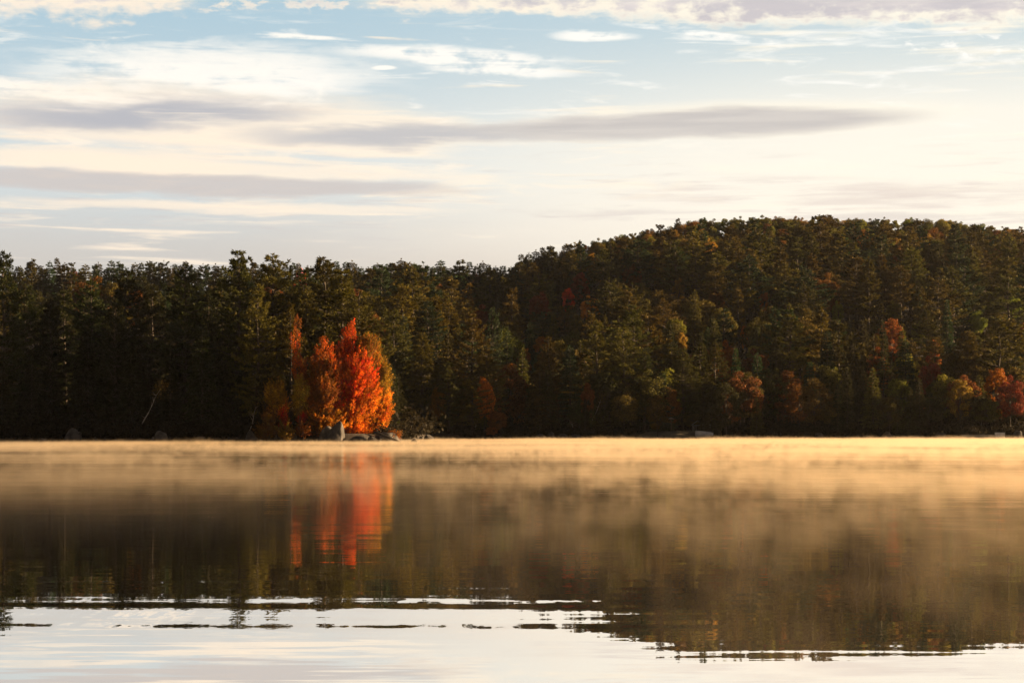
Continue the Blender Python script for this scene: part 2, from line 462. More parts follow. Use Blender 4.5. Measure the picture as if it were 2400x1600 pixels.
def pine_variant(seed, H=20.0, base=.22, width=4.2, spacing=.62, per=5, fan=5, step=.34, L=.55, W=.12, sparse_top=False, lean=0.0):
    """white pine: whorls of level limbs, upturned at the tips, carrying flat plumes"""
    rng = np.random.default_rng(seed); r = random.Random(seed)
    tr = MB(); n = 9
    bend = [(lean * (i / n) ** 1.5 * H + .12 * math.sin(i * 1.3 + seed), .10 * math.cos(i * 1.7 + seed), H * i / n) for i in range(n + 1)]
    r0 = .011 * H + .05
    tr.tube(bend, [r0 * (1 - i / n) ** .8 + .025 for i in range(n + 1)], 8)
    def at(z): 
        q = max(0, min(.9999, z / H)) * n; i = int(q); f_ = q - i
        a, b = bend[i], bend[i + 1]; return np.array([a[k] + (b[k] - a[k]) * f_ for k in range(3)])
    P, O = [], []
    z = base * H
    blobs = [(r.uniform(0, 6.28), r.uniform(.3, .9), r.uniform(.7, 1.3)) for _ in range(5)]
    while z < H - .3:
        tt = (z - base * H) / (H * (1 - base))
        prof = min(1, .45 + tt * 2.2) * (1 - tt ** 1.6) ** .8 * (1 - .35 * tt) + .07
        k = max(3, int(per + r.uniform(-1.2, 1.2)))
        a0 = r.uniform(0, 6.28)
        for j in range(k):
            az = a0 + j * 6.283 / k + r.uniform(-.35, .35)
            bb = 1.0
            for (ba, bt, bw) in blobs:
                if abs(tt - bt) < .14 and math.cos(az - ba) > .2: bb *= bw
            ln = width * prof * r.uniform(.5, 1.2) * bb
            if r.random() < .10 and tt < .5: ln *= .4
            if ln < .25: ln = .25
            rise = -.10 + .50 * tt + r.uniform(-.2, .22); curl = r.uniform(.10, .30)
            dirv = np.array([math.cos(az), math.sin(az), 0]); per_ = np.array([-math.sin(az), math.cos(az), 0])
            zj = z + r.uniform(-.45, .45) * spacing; o = at(max(.5, min(H - .2, zj)))
            pts = [o + dirv * ln * q + np.array([0, 0, ln * (rise * q + curl * q * q)]) for q in (0, .35, .7, 1)]
            tr.tube(pts, [.022 * ln + .015, .015 * ln + .01, .01 * ln + .008, .012], 4, False)
            ns = max(2, int(ln / step))
            for q_ in range(ns):
                q = .32 + .68 * (q_ + r.random()) / ns
                wdt = .42 * ln * math.sin(min(1, q * 1.15) * math.pi) ** .7 * .8
                for sgn in (-1, 0, 1):
                    if r.random() < .15: continue
                    lat = sgn * wdt * r.uniform(.25, 1.0)
                    P.append(o + dirv * (ln * q) + per_ * lat + np.array([0, 0, ln * (rise * q + curl * q * q) + r.uniform(-.12, .30)]))
                    O.append(dirv * .9 + per_ * sgn * .6 + np.array([0, 0, .45 + .3 * tt]))
        z += spacing * r.uniform(.7, 1.3) * (1.25 - .45 * tt)
    P.append(at(H - .05)); O.append(np.array([0, 0, 1.5]))
    P = np.array(P); O = unit(np.array(O))
    return mesh_from('trunk', tr.v, tr.f, M['bark'], True), sprays('crown', rng, P, O, L, W, M['needles'], fan, 0, None, .5), H

def hemlock_variant(seed, H=15.0, base=.08, width=2.9, spacing=.42, per=9, fan=6, step=.26, L=.5, W=.15):
    """hemlock or spruce: narrow pointed cone of drooping sprays"""
    rng = np.random.default_rng(seed); r = random.Random(seed)
    tr = MB(); tr.tube([(0, 0, 0), (.05, 0, H * .4), (-.03, .05, H * .75), (0, 0, H)], [.012 * H + .03, .009 * H, .005 * H, .015], 7)
    P, O = [], []; z = base * H
    while z < H - .15:
        tt = (z - base * H) / (H * (1 - base))
        prof = (1 - tt) ** .85 * min(1, .6 + tt * 3) + .04
        a0 = r.uniform(0, 6.28); k = max(3, int(per * (1 - .4 * tt)))
        for j in range(k):
            az = a0 + j * 6.283 / k + r.uniform(-.3, .3)
            ln = max(.15, width * prof * r.uniform(.65, 1.15))
            dirv = np.array([math.cos(az), math.sin(az), 0]); per_ = np.array([-math.sin(az), math.cos(az), 0])
            o = np.array([0, 0, z]); rise = .18 * tt + r.uniform(-.08, .08); drp = -.22
            tr.tube([o, o + dirv * ln + np.array([0, 0, ln * (rise + drp)])], [.02 * ln + .01, .006], 3, False)
            ns = max(1, int(ln / step))
            for q_ in range(ns):
                q = .2 + .8 * (q_ + r.random()) / ns
                for sgn in (-1, 1):
                    lat = sgn * .25 * ln * r.uniform(.1, 1.0) * (1.1 - q * .6)
                    P.append(o + dirv * (ln * q) + per_ * lat + np.array([0, 0, ln * (rise * q + drp * q * q) + r.uniform(-.08, .08)]))
                    O.append(dirv + per_ * sgn * .5 + np.array([0, 0, -.1 + .7 * tt * tt]))
        z += spacing * 1.5 * r.uniform(.7, 1.3) * (1.2 - .5 * tt)
    P.append(np.array([0, 0, H - .1])); O.append(np.array([0, 0, 2.]))
    P = np.array(P); O = unit(np.array(O))
    return mesh_from('trunk', tr.v, tr.f, M['bark'], True), sprays('crown', rng, P, O, L, W, M['needles'], fan, .15, None, .42), H

def broad_variant(seed, H=12.0, base=.3, width=4.0, nclump=34, per_clump=230, leaf=.2, trunk='bark', loose=.0, up=0.0, mat='leaves'):
    """broad-leaved tree: forked limbs ending in clumps of leaves"""
    rng = np.random.default_rng(seed); r = random.Random(seed)
    tr = MB(); fork = H * (base + .08)
    tr.tube([(0, 0, 0), (.12 * math.sin(seed), .1, fork * .5), (0, 0, fork), (0.1, 0, H * .8)], [.014 * H + .04, .012 * H, .010 * H, .02], 8)
    zc = H * (1 + base) / 2; rz = H * (1 - base) / 2
    Cc, Cr = [], []
    for i in range(nclump):
        for _ in range(40):
            d = rng.normal(0, 1, 3); d /= np.linalg.norm(d); k = r.uniform(.45, .95) ** .6
            p = np.array([d[0] * width * k, d[1] * width * k, zc + d[2] * rz * k])
            if p[2] < zc - rz * .6 and r.random() < .5: continue
            if all(np.linalg.norm((p - c)) > .32 * width for c in Cc): break
        rad = width * r.uniform(.20, .36)
        Cc.append(p); Cr.append(rad)
        s0 = np.array([0, 0, fork + (p[2] - fork) * .25 if p[2] > fork else fork])
        midp = s0 * .45 + p * .55 + np.array([0, 0, -.2])
        tr.tube([s0, midp, p], [.05 + .004 * H, .035, .015], 4, False)
    Ls, An = [], []
    for c, rad in zip(Cc, Cr):
        n = int(per_clump * (rad / (width * .28)) ** 2)
        d = unit(rng.normal(0, 1, (n, 3))); kk = rng.uniform(.35, 1.0, (n, 1)) ** .5 * (1 + rng.normal(0, .13 + loose, (n, 1)))
        q = d * kk * rad * np.array([1.15, 1.15, .8]); 
        Ls.append(c + q); An.append(d)
    Pp = np.concatenate(Ls); Dd = np.concatenate(An)
    nrm = unit(Dd * .8 + rng.normal(0, .7, Pp.shape) + np.array([0, 0, .35]))
    a = unit(np.cross(nrm, rng.normal(0, 1, Pp.shape))); b = np.cross(nrm, a)
    s = leaf * rng.uniform(.6, 1.3, (len(Pp), 1))
    return mesh_from('trunk', tr.v, tr.f, M[trunk], True), leaf_mesh('crown', Pp, a * s, b * s * .6, M[mat]), H

V = {
 'pine': [pine_variant(s, 20, b, w, 1.35, 6, 8, .36, .62, .19) for s, b, w in ((1, .2, 4.2), (2, .35, 4.8), (3, .16, 3.5), (4, .26, 5.2), (5, .4, 4.4), (6, .12, 4.0))],
 'bigpine': [pine_variant(s, 23, b, w, 1.12, 7, 9, .25, .46, .11, lean=l) for s, b, w, l in ((11, .13, 4.9, .0), (12, .2, 5.4, .02), (13, .10, 4.6, -.01), (14, .16, 5.1, .015), (15, .12, 4.2, 0))],
 'hemlock': [hemlock_variant(s, 15, .05, w) for s, w in ((21, 2.6), (22, 3.1), (23, 3.5))],
 'broad': [broad_variant(s, 12, b, w, n) for s, b, w, n in ((31, .28, 3.9, 34), (32, .2, 3.4, 30), (33, .32, 4.4, 40), (34, .15, 3.0, 28))],
 'finebroad': [broad_variant(s, 9, b, w, n, 420, .12, loose=.12) for s, b, w, n in ((41, .12, 2.3, 26), (42, .2, 2.0, 20))],
 'bush': [broad_variant(s, 2.6, .0, 1.7, 16, 260, .10, loose=.15) for s in (51, 52, 53)],
}
rt = random.Random(7)
TREES = []      # every tree: root, kind, colour word, px, top row, dist, zone
PROTO = {}
def make_tree(kind, vi, x, y, z, h, wide, color, name, rz=None, tilt=0.0, crown_mat=None):
    tm, cm, H = V[kind][vi % len(V[kind])]
    root = bpy.data.objects.new(name, None); COL.objects.link(root); root.empty_display_size = .3
    root.location = (x, y, z - .15); s = h / H
    root.scale = (s * wide, s * wide, s); root.rotation_euler = (0, tilt, rt.uniform(0, 6.28) if rz is None else rz)
    a = bpy.data.objects.new('trunk', tm); COL.objects.link(a); a.parent = root
    b = bpy.data.objects.new('crown', cm); COL.objects.link(b); b.parent = root
    b.color = (*color, 1)
    return root

# leaf and needle colours (linear albedo) with the word used for them
PAL = {
 'dark green': (.030, .032, .010), 'olive green': (.080, .064, .012), 'blue green': (0.030, 0.046, 0.018), 'moss green': (.058, .052, .011), 'yellow green': (0.124, 0.124, 0.015),
 'olive brown': (0.079, 0.059, 0.013), 'rust brown': (0.132, 0.053, 0.013), 'orange': (0.312, 0.102, 0.012), 'yellow': (0.240, 0.156, 0.014),
 'shaded green': (.017, .018, .006), 'red': (0.408, 0.042, 0.014), 'dull red': (0.165, 0.036, 0.017), 'golden brown': (0.198, 0.112, 0.017), 'red orange': (.22, .062, .012), 'bronze green': (0.083, 0.074, 0.013),  # the darkest green paints in the left headland's shade
}
def jcol(c, k=.26):
    f_ = rt.uniform(1 - k, 1 + k); return tuple(v * f_ * rt.uniform(1 - k * .5, 1 + k * .5) for v in PAL[c])
KNAME = {'pine': ('pine_tree', 'pine'), 'bigpine': ('pine_tree', 'pine'), 'hemlock': ('hemlock_tree', 'hemlock'), 'broad': ('broadleaf_tree', 'broadleaf tree'),
         'finebroad': ('broadleaf_tree', 'broadleaf tree'), 'bush': ('shrub', 'shrub')}
def tree(kind, px, top, dist, col, halfw=None, vi=None, label=None, zone=None, name=None, base=None, tilt=0.0):
    """px, top: column of the tree and row of its top in the photograph, dist: metres away"""
    x = sxy(px, dist); z = ground(x, dist) if base is None else base
    h = zat(top, dist) - z
    vi = rt.randrange(9) if vi is None else vi
    H = V[kind][vi % len(V[kind])][2]
    wref = {'pine': 4.1, 'bigpine': 4.4, 'hemlock': 2.7, 'broad': 3.9, 'finebroad': 2.2, 'bush': 1.9}[kind]
    wide = 1.0 if halfw is None else (halfw / F * dist) / (wref * h / H)
    nm, cat = KNAME[kind]
    if kind in ('broad', 'finebroad'):
        if col in ('orange', 'red', 'red orange', 'dull red', 'rust brown'): nm, cat = 'maple_tree', 'maple'
        else: nm, cat = 'oak_tree', 'oak'
    if kind == 'hemlock' and zone in ('farridge', 'farwood', 'pointunder'): nm, cat = 'spruce_tree', 'spruce'
    r_ = make_tree(kind, vi, x, dist, z, h, max(.45, min(2.3, wide)), jcol(col), name or nm, tilt=tilt)
    TREES.append(dict(o=r_, kind=kind, col=col, px=px, top=top, base=YH - (z - HC) * F / dist, d=dist, h=h, zone=zone, label=label, cat=cat, w=wref * h / H * wide))
    return r_
D2 = 1.0204   # the measurements below were taken on a 2352 px wide view

# ---- the big pines of the point at the left (column, top row, distance, half width)
LP = [(8, 580, 250, 44, 0), (62, 655, 262, 40, 1), (118, 690, 252, 34, 2), (150, 668, 268, 38, 3), (205, 645, 256, 44, 1), (262, 690, 247, 36, 2), (285, 625, 253, 50, 3),
      (350, 655, 266, 40, 0), (425, 606, 252, 50, 1), (478, 668, 248, 36, 4), (512, 640, 262, 40, 2), (553, 578, 254, 48, 3), (592, 655, 247, 40, 0), (632, 584, 257, 56, 1),
      (668, 700, 245, 36, 4), (700, 668, 252, 44, 2), (745, 592, 260, 58, 0), (790, 622, 256, 52, 3), (826, 668, 252, 46, 1), (700, 620, 268, 46, 2), (838, 740, 249, 34, 4)]
LCOL = ['olive green', 'moss green', 'dark green', 'moss green', 'olive green', 'dark green', 'dark green', 'olive green', 'moss green', 'dark green', 'olive green', 'moss green',
        'olive green', 'moss green', 'olive green', 'olive green', 'moss green', 'olive green', 'moss green', 'dark green', 'olive green']
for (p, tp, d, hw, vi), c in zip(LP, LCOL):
    if p < 520 and c == 'dark green': c = 'shaded green'  # leftmost pines get darker needles, shade put into the colour
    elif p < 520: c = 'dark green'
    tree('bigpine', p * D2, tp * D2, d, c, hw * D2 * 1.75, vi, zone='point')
# darker trees under and behind them, down to the water
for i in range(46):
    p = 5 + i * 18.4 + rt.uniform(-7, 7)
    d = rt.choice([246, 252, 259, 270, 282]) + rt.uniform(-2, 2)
    tree('hemlock', p * D2, rt.uniform(740, 860) * D2, d, 'shaded green' if p < 560 else 'dark green', None, zone='pointunder')  # darkest on the left, where the colour imitates shade
# ---- far ridge behind the point
for i in range(97):
    p = i * 12.6 + rt.uniform(-6, 6)
    k = rt.choice(['hemlock', 'hemlock', 'pine', 'hemlock', 'hemlock', 'pine']) if i not in (14,) else 'broad'
    if i > 77: k = 'hemlock'
    c = rt.choice(['dark green', 'blue green', 'moss green']) if k != 'broad' else rt.choice(['olive brown', 'rust brown', 'bronze green'])
    if i == 14: c = 'rust brown'
    d = rt.uniform(560, 640)
    tree(k, p * D2, (rt.triangular(592, 624, 610) + (8 if k == 'broad' else 0)) * D2, d, c, rt.uniform(28, 42), zone='farridge')
# ---- trees along the right flank of the point
for i in range(13):
    d = 252 + i * 5.6; x = -18.2 - .4 * (i % 3)
    tree(['hemlock', 'bigpine', 'hemlock'][i % 3], 1200 + x / d * F, YH - (ground(x, d) + rt.uniform(6, 10)) / d * F, d, 'dark green', None, zone='pointflank')
for i in range(60):
    p = i * 16 + rt.uniform(-8, 8); d = rt.uniform(420, 540)
    k = rt.choice(['hemlock', 'pine', 'pine', 'broad'])
    tree(k, p * D2, rt.uniform(636, 680) * D2, d, rt.choice(['dark green', 'blue green', 'moss green', 'olive green']) if k != 'broad' else rt.choice(['olive brown', 'bronze green', 'rust brown']), None, zone='farwood')

# ---- pines along the right shore
RP = [(905, 712, 334, 50, 0, 'moss green'), (985, 690, 372, 38, 1, 'blue green'), (968, 765, 326, 50, 2, 'olive green'), (1083, 722, 332, 56, 3, 'olive green'), (1130, 708, 356, 36, 0, 'blue green'),
      (1118, 790, 328, 42, 1, 'olive green'), (1262, 775, 334, 44, 2, 'moss green'), (1370, 738, 333, 52, 0, 'olive green'), (1456, 702, 352, 58, 3, 'moss green'), (1432, 752, 331, 56, 1, 'olive green'),
      (1568, 800, 333, 46, 2, 'moss green'), (1642, 788, 336, 46, 3, 'moss green'), (1812, 722, 366, 56, 1, 'olive green'), (2130, 712, 380, 46, 0, 'moss green'), (2225, 762, 350, 60, 2, 'olive green'),
      (2150, 775, 356, 46, 3, 'olive green'), (1030, 830, 325, 40, 0, 'moss green'), (1085, 862, 325, 40, 1, 'olive green'), (905, 800, 327, 44, 3, 'dark green'), (1480, 800, 330, 40, 2, 'dark green'),
      (2330, 820, 345, 50, 1, 'dark green')]
for p, tp, d, hw, vi, c in RP:
    tree('bigpine', p * D2, tp * D2, d, c, hw * D2 * 1.15, vi, zone='shorepine')
RH = [(1310, 795, 334, 40), (1200, 800, 340, 34), (1165, 760, 350, 34), (1030, 760, 350, 34), (1540, 740, 372, 30), (1900, 760, 360, 36), (1960, 790, 350, 36), (2030, 800, 345, 36), (2080, 780, 352, 36),
      (1740, 812, 345, 34), (1860, 830, 340, 34), (1690, 800, 352, 30), (2290, 800, 350, 36), (1240, 850, 330, 40), (1400, 860, 329, 36), (1520, 850, 330, 36), (2250, 860, 338, 34)]
for p, tp, d, hw in RH:
    tree('hemlock', p * D2, tp * D2, d, rt.choice(['dark green', 'moss green', 'blue green']), hw * D2, zone='shorehem')
for i in range(92):
    p = 885 + i * 16.3 + rt.uniform(-7, 7); d = rt.choice([326, 330, 336, 342]) + rt.uniform(-1.5, 1.5)
    k = rt.choice(['hemlock', 'broad', 'broad', 'hemlock'])
    tree(k, p * D2, rt.uniform(835, 925) * D2, d, rt.choice(['dark green', 'moss green', 'olive brown', 'olive brown', 'rust brown']) if k == 'broad' else rt.choice(['dark green', 'moss green']), None, zone='shoreunder')

# ---- coloured broad-leaved trees one can pick out on the hill and shore (column, top row, height m, half width, colour, label)
def on_slope(px, top, h):
    best = None
    for i in range(0, 300):
        d = shore(sxy(px, 330)) + 2 + i * 1.1
        x = sxy(px, d); z = ground(x, d)
        r_ = YH - (z + h - HC) * F / d
        if best is None or abs(r_ - top) < best[0]: best = (abs(r_ - top), d)
        if d > YC: break
    return best[1]
LM = [(1305, 656, 9, 17, 'red', 'bright red maple standing alone high on the dark middle of the slope'),
      (1357, 678, 9, 20, 'orange', 'round orange tree just below the bright red slope maple'),
      (1240, 672, 12, 20, 'dull red', 'tall dull red tree in shade left of the bright red slope maple'),
      (1450, 606, 11, 24, 'rust brown', 'reddish brown tree among pines under the rising end of the hill crest'),
      (1335, 628, 9, 24, 'dull red', 'dusky red tree above the bright red slope maple'),
           (690, 616, 9, 13, 'red', 'red treetop showing between the tall pines of the point'),
      (2016, 797, 12, 26, 'red orange', 'orange tree with a pointed top above the middle of the right shore'),
      (2146, 784, 10, 18, 'red orange', 'salmon orange tree left of the tall layered pine at right'),
      (2140, 818, 11, 26, 'dull red', 'wine red tree below the salmon orange tree'),
      (2206, 862, 14, 32, 'golden brown', 'round golden tree near the right end of the shore'),
      (2290, 835, 12, 32, 'orange', 'orange tree sloping down right of the tall layered pine'),
      (2320, 862, 12, 30, 'dull red', 'dull red tree under the orange tree at far right'),
      (1565, 755, 11, 22, 'golden brown', 'golden oak behind the two bushy shore pines'),
      (1662, 782, 12, 32, 'orange', 'orange tree behind the right one of two bushy shore pines'),
      (1740, 800, 11, 32, 'rust brown', 'brown red tree right of the two bushy shore pines'),
      (1675, 908, 9, 26, 'rust brown', 'low rusty tree on the shore right of the shed'),
      (1245, 766, 9, 22, 'orange', 'orange treetop poking out of a shore pine left of centre'),
      (1200, 790, 9, 24, 'rust brown', 'brown orange tree left of the orange treetop in the shore pine'),
      (1113, 868, 11, 13, 'orange', 'narrow orange tree against the layered shore pine'),
      (1141, 935, 6, 20, 'rust brown', 'rusty bush tree low on the shore beside the layered pine'),
      (1005, 890, 8, 13, 'golden brown', 'small golden brown birch by the shore right of the blazing maple'),
      (1100, 700, 11, 30, 'dull red', 'rusty round tree in shade on the slope behind the layered shore pine'),
      (2265, 905, 11, 30, 'bronze green', 'pale bronze birch leaning over the seawall'),
      (1130, 975, 4, 14, 'red orange', 'low red orange bush tree at the foot of the layered pine'),
      (1985, 536, 8, 13, 'dull red', 'small red tree just under the crest of the hill'),
      (1710, 742, 7, 8, 'orange', 'tiny orange treetop in the dark middle slope'),
      (1590, 985 - 42, 6, 26, 'olive brown', 'small brown tree hanging beside the shed'),
      (1350, 870, 10, 16, 'rust brown', 'faint rusty tree left of the long leaning birch stem'),
      (1560, 640, 8, 16, 'golden brown', 'golden treetop on the upper slope below the crest start'),
      (1755, 660, 8, 14, 'orange', 'small orange treetop on the shaded upper slope'),
      (1645, 665, 8, 20, 'rust brown', 'dark rusty tree on the upper slope'),
      (1925, 690, 7, 14, 'yellow green', 'small yellow green tree on the slope above mid right'),
      (2055, 690, 7, 18, 'yellow green', 'yellow green tree in the row left of the tall slope pine'),
      (2110, 735, 7, 14, 'yellow green', 'lime green treetop beside the tall slope pine'),
      (2245, 715, 7, 18, 'yellow green', 'flat topped lime green tree right of the tall slope pine'),
      (1905, 830, 8, 24, 'yellow green', 'low yellow green tree left of the pointed orange tree'),
      (1860, 825, 8, 18, 'golden brown', 'golden low tree left of the low yellow green tree'),
      (2080, 815, 8, 24, 'yellow green', 'yellow green tree right of the pointed orange tree')]
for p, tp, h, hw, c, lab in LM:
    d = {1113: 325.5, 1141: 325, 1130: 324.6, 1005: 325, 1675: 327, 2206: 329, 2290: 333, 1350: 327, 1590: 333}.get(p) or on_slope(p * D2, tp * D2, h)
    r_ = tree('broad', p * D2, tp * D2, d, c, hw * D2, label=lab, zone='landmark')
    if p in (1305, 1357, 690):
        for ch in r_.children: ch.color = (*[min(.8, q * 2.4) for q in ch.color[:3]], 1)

for p_, tp_, d_ in ((1222, 596, 600), (1240, 592, 590), (1256, 586, 605), (1272, 580, 610), (1290, 575, 615)):
    tree('hemlock', p_, tp_, d_, 'dark green', 34, zone='upper')
# ---- the wooded hillside: scattered, then thinned to what can be seen
cand = []
rh = random.Random(19)
row = 338.0
while row < 655:
    t_ = (row - 330) / (YC - 330)
    step = 8.4 - 2.6 * sst(t_, .7, .9)
    x0, x1 = sxy(870, row), sxy(2440, row)
    x = x0 + rh.uniform(0, step)
    while x < x1:
        cand.append((x + rh.uniform(-2.2, 2.2), row + rh.uniform(-2.8, 2.8))); x += step * rh.uniform(.8, 1.25)
    row += 8.0
cand.sort(key=lambda c_: c_[1])
sky = np.full(2600, 1040.0)
for t_ in TREES:
    if t_['d'] < 400 and t_['zone'] not in ('shoreunder',):
        w = max(3, t_['w'] / t_['d'] * F * .55); a, b = int(max(0, t_['px'] - w)), int(min(2599, t_['px'] + w))
        if b > a: sky[a:b] = np.minimum(sky[a:b], t_['top'] + 22)
lmk = [(t_['px'], t_['top'], t_['d'], t_['w'] / t_['d'] * F) for t_ in TREES if t_['zone'] == 'landmark' and t_['d'] < 560]
for x, y in cand:
    px = 1200 + x / y * F
    if not (0 <= px < 2560): continue
    z = ground(x, y); tt = (y - shore(x)) / (YC - shore(x))
    hillw = sst(px, 1150, 1500)
    u = rh.random(); band = math.sin(px * .006 + tt * 9) * .15
    if tt > .76 and hillw > .5:
        kind = 'broad' if u < .965 else 'pine'
    elif .42 < tt <= .76: kind = 'pine' if u < .50 + band else ('hemlock' if u < .76 + band else 'broad')
    else: kind = 'hemlock' if u < .46 else ('pine' if u < .70 else 'broad')
    if kind == 'broad':
        h = rh.uniform(9, 12.5); c = rh.choice(['olive brown', 'bronze green', 'bronze green', 'moss green', 'rust brown', 'yellow green', 'olive green'] if tt < .76 else
                 ['bronze green', 'olive brown', 'yellow green', 'bronze green', 'golden brown', 'olive green', 'rust brown'])
    elif kind == 'pine': h = rh.uniform(13, 19); c = rh.choice(['olive green', 'moss green', 'olive green', 'blue green'])
    else: h = rh.uniform(9.5, 14); c = rh.choice(['dark green', 'moss green', 'blue green', 'moss green', 'bronze green'])
    if tt > .86: h = min(h, 10.0 if kind == 'broad' else 10.5)
    if tt > .8 and hillw > .3 and kind != 'pine': h = rh.uniform(7.0, 9.0)
    top = YH - (z + h - HC) * F / y
    sk_ = float(np.interp(px, SKY_X, SKY_Y)) + rh.uniform(0, 9) - (10 if u > .975 else 0)
    if top < sk_: h -= (sk_ - top) / F * y; top = sk_
    for (lx, lt, ld, lw) in lmk:      # keep the picked-out trees in view
        if y < ld and abs(px - lx) < lw + 20 and top < lt + 46 and ld - y < 130:
            h = (YH - lt - 46) / F * y + HC - z; top = YH - (z + h - HC) * F / y
    if tt > .8 and kind == 'pine' and hillw > .3: h = min(h, rh.uniform(8.5, 10.5)); top = YH - (z + h - HC) * F / y
    if h < 4.5: continue
    w = {'pine': 3.6 * h / 20 * 1.5, 'hemlock': 2.7 * h / 15, 'broad': 3.6 * h / 12}[kind] / y * F
    a, b = int(max(0, px - w * .8)), int(min(2599, px + w * .8))
    seg = sky[a:b]
    if len(seg) == 0 or top > seg.max() - 4: continue
    sky[a + len(seg) // 5: b - len(seg) // 5] = np.minimum(sky[a + len(seg) // 5: b - len(seg) // 5], top + (16 if kind != 'broad' else 10))
    tree(kind, px, top, y, c, w * rh.uniform(.95, 1.35) * (.8 if kind == 'broad' else 1) if kind != 'hemlock' else w * rh.uniform(.9, 1.15), rh.randrange(12), zone='crest' if tt > .76 else ('upper' if tt > .45 else 'lower'))
UNSEEN = {47, 50, 52, 57, 60, 61, 63, 64, 65, 66, 122, 138, 139, 142, 162, 164, 165, 166, 169, 214, 215, 220, 224, 229, 230, 233, 235, 236, 275, 359, 366, 391, 463, 473, 489, 495, 512, 554, 565, 571, 572, 575, 596, 650, 665, 667, 678, 743, 756, 763, 765, 774, 793, 798, 843, 844, 855, 861, 863, 864, 867, 868, 870, 881, 886, 890, 893, 896, 900, 901, 902, 905, 909, 912, 917, 919, 920, 923, 936, 940, 942, 950, 956, 960, 966, 978, 979, 982, 985, 986, 993, 995, 1003, 1010, 1018, 1019, 1021, 1024, 1027, 1030, 1034, 1037, 1048, 1049, 1050, 1051, 1056, 1060, 1066, 1074, 1076, 1078, 1081, 1082, 1085, 1088, 1093, 1094}   # trees wholly behind others, left out
for i in sorted(UNSEEN, reverse=True):
    o = TREES[i]['o']
    for ch in list(o.children): bpy.data.objects.remove(ch)
    bpy.data.objects.remove(o)
TREES = [t_ for i, t_ in enumerate(TREES) if i not in UNSEEN]
#print('TREES', len(TREES), {k: sum(1 for t_ in TREES if t_['kind'] == k) for k in V})
# ------------------------------------------------------------------ the blazing maples of the point and their neighbours
LC = {'red': (.62, .060, .010), 'crimson': (.55, .024, .012), 'redorange': (.60, .115, .010), 'orange': (.60, .190, .010), 'amber': (.46, .20, .014), 'gold': (.34, .19, .016),
      'olive': (.17, .105, .010), 'rust': (.27, .075, .010), 'brown': (.15, .060, .010), 'yellowgreen': (.24, .18, .018), 'darkgold': (.15, .085, .012)}
def shoot_tree(name, base_px, dist, blobs, label, cat, seed, trunk='bark', leaf=.066, base_rad=.16, group=None):
    """blobs: (column, row, half width, half height in pixels, two colours, shoots)"""
    rng = np.random.default_rng(seed); r = random.Random(seed)
    x0 = sxy(base_px * D2, dist); z0 = ground(x0, dist)
    root = bpy.data.objects.new(name, None); COL.objects.link(root); root.location = (x0, dist, z0 - .1); root.empty_display_size = .3
    tr = MB(); Ps, Cs, Ds = [], [], []
    pm = dist / F * D2
    for (bx, by, rx, ry, c1, c2, ns) in blobs:
        c = np.array([(bx - base_px) * pm, r.uniform(-.5, .5) * rx * pm, zat(by * D2, dist) - z0])
        rad = np.array([rx * pm * 1.3, rx * pm * 1.2, ry * pm * 1.08])
        st = np.array([0, 0, min(c[2] * .35, 2.2)])
        tr.tube([(0, 0, -.2) if c[2] < 3 else tuple(st * .3), tuple(st * .6 + c * .12), tuple(st * .4 + c * .55 + np.array([0, 0, -.2])), tuple(c)], [base_rad * .55, base_rad * .42, .05, .02], 5, False)
        A, B = np.array(LC[c1]), np.array(LC[c2])
        for i in range(ns):
            d = rng.normal(0, 1, 3); d[2] = d[2] * .9 + .25; d /= np.linalg.norm(d)
            end = c + d * rad * r.triangular(.45, 1.4, .92)
            if end[2] < .25: end[2] = .25 + r.random() * .3
            org = c * .55 + np.array([0, 0, c[2] * .25]) + d * rad * .15
            v = end - org; ln = np.linalg.norm(v); v /= ln
            v2 = unit(v * .7 + np.array([v[0] * .3, v[1] * .3, .42]))
            sl = min(ln, .55 + .55 * min(rad)) * r.uniform(.7, 1.2)
            s0 = end - v2 * sl
            tr.tube([tuple(s0), tuple(end)], [.016, .005], 3, False)
            n = int(64 * sl)
            q = rng.uniform(.0, 1.02, (n, 1)); sp = .13 * (1.25 - q)
            p = s0 + v2 * sl * q + rng.normal(0, 1, (n, 3)) * sp * 1.25
            p[:, 2] -= np.abs(rng.normal(0, .05, n))
            Ps.append(p); Ds.append(np.repeat(d[None], n, 0))
            k = min(1, max(0, r.gauss(.5, .38)))
            Cs.append((A * (1 - k) + B * k)[None] * rng.uniform(.65, 1.3, (n, 1)) * r.uniform(.75, 1.2))
    P = np.concatenate(Ps); C = np.concatenate(Cs).astype(np.float32); Dd = np.concatenate(Ds)
    nrm = unit(rng.normal(0, .8, P.shape) + Dd * .5 + np.array([0, 0, .3])); a = unit(np.cross(nrm, rng.normal(0, 1, P.shape))); b = np.cross(nrm, a)
    s = leaf * rng.uniform(.6, 1.3, (len(P), 1))
    crown = link('crown', leaf_mesh('crown', P, a * s, b * s * .75, M['mapleleaves'], C), root)
    t_ = tr.build('trunk', M[trunk], root, True)
    tag(root, label, cat, group)
    return root

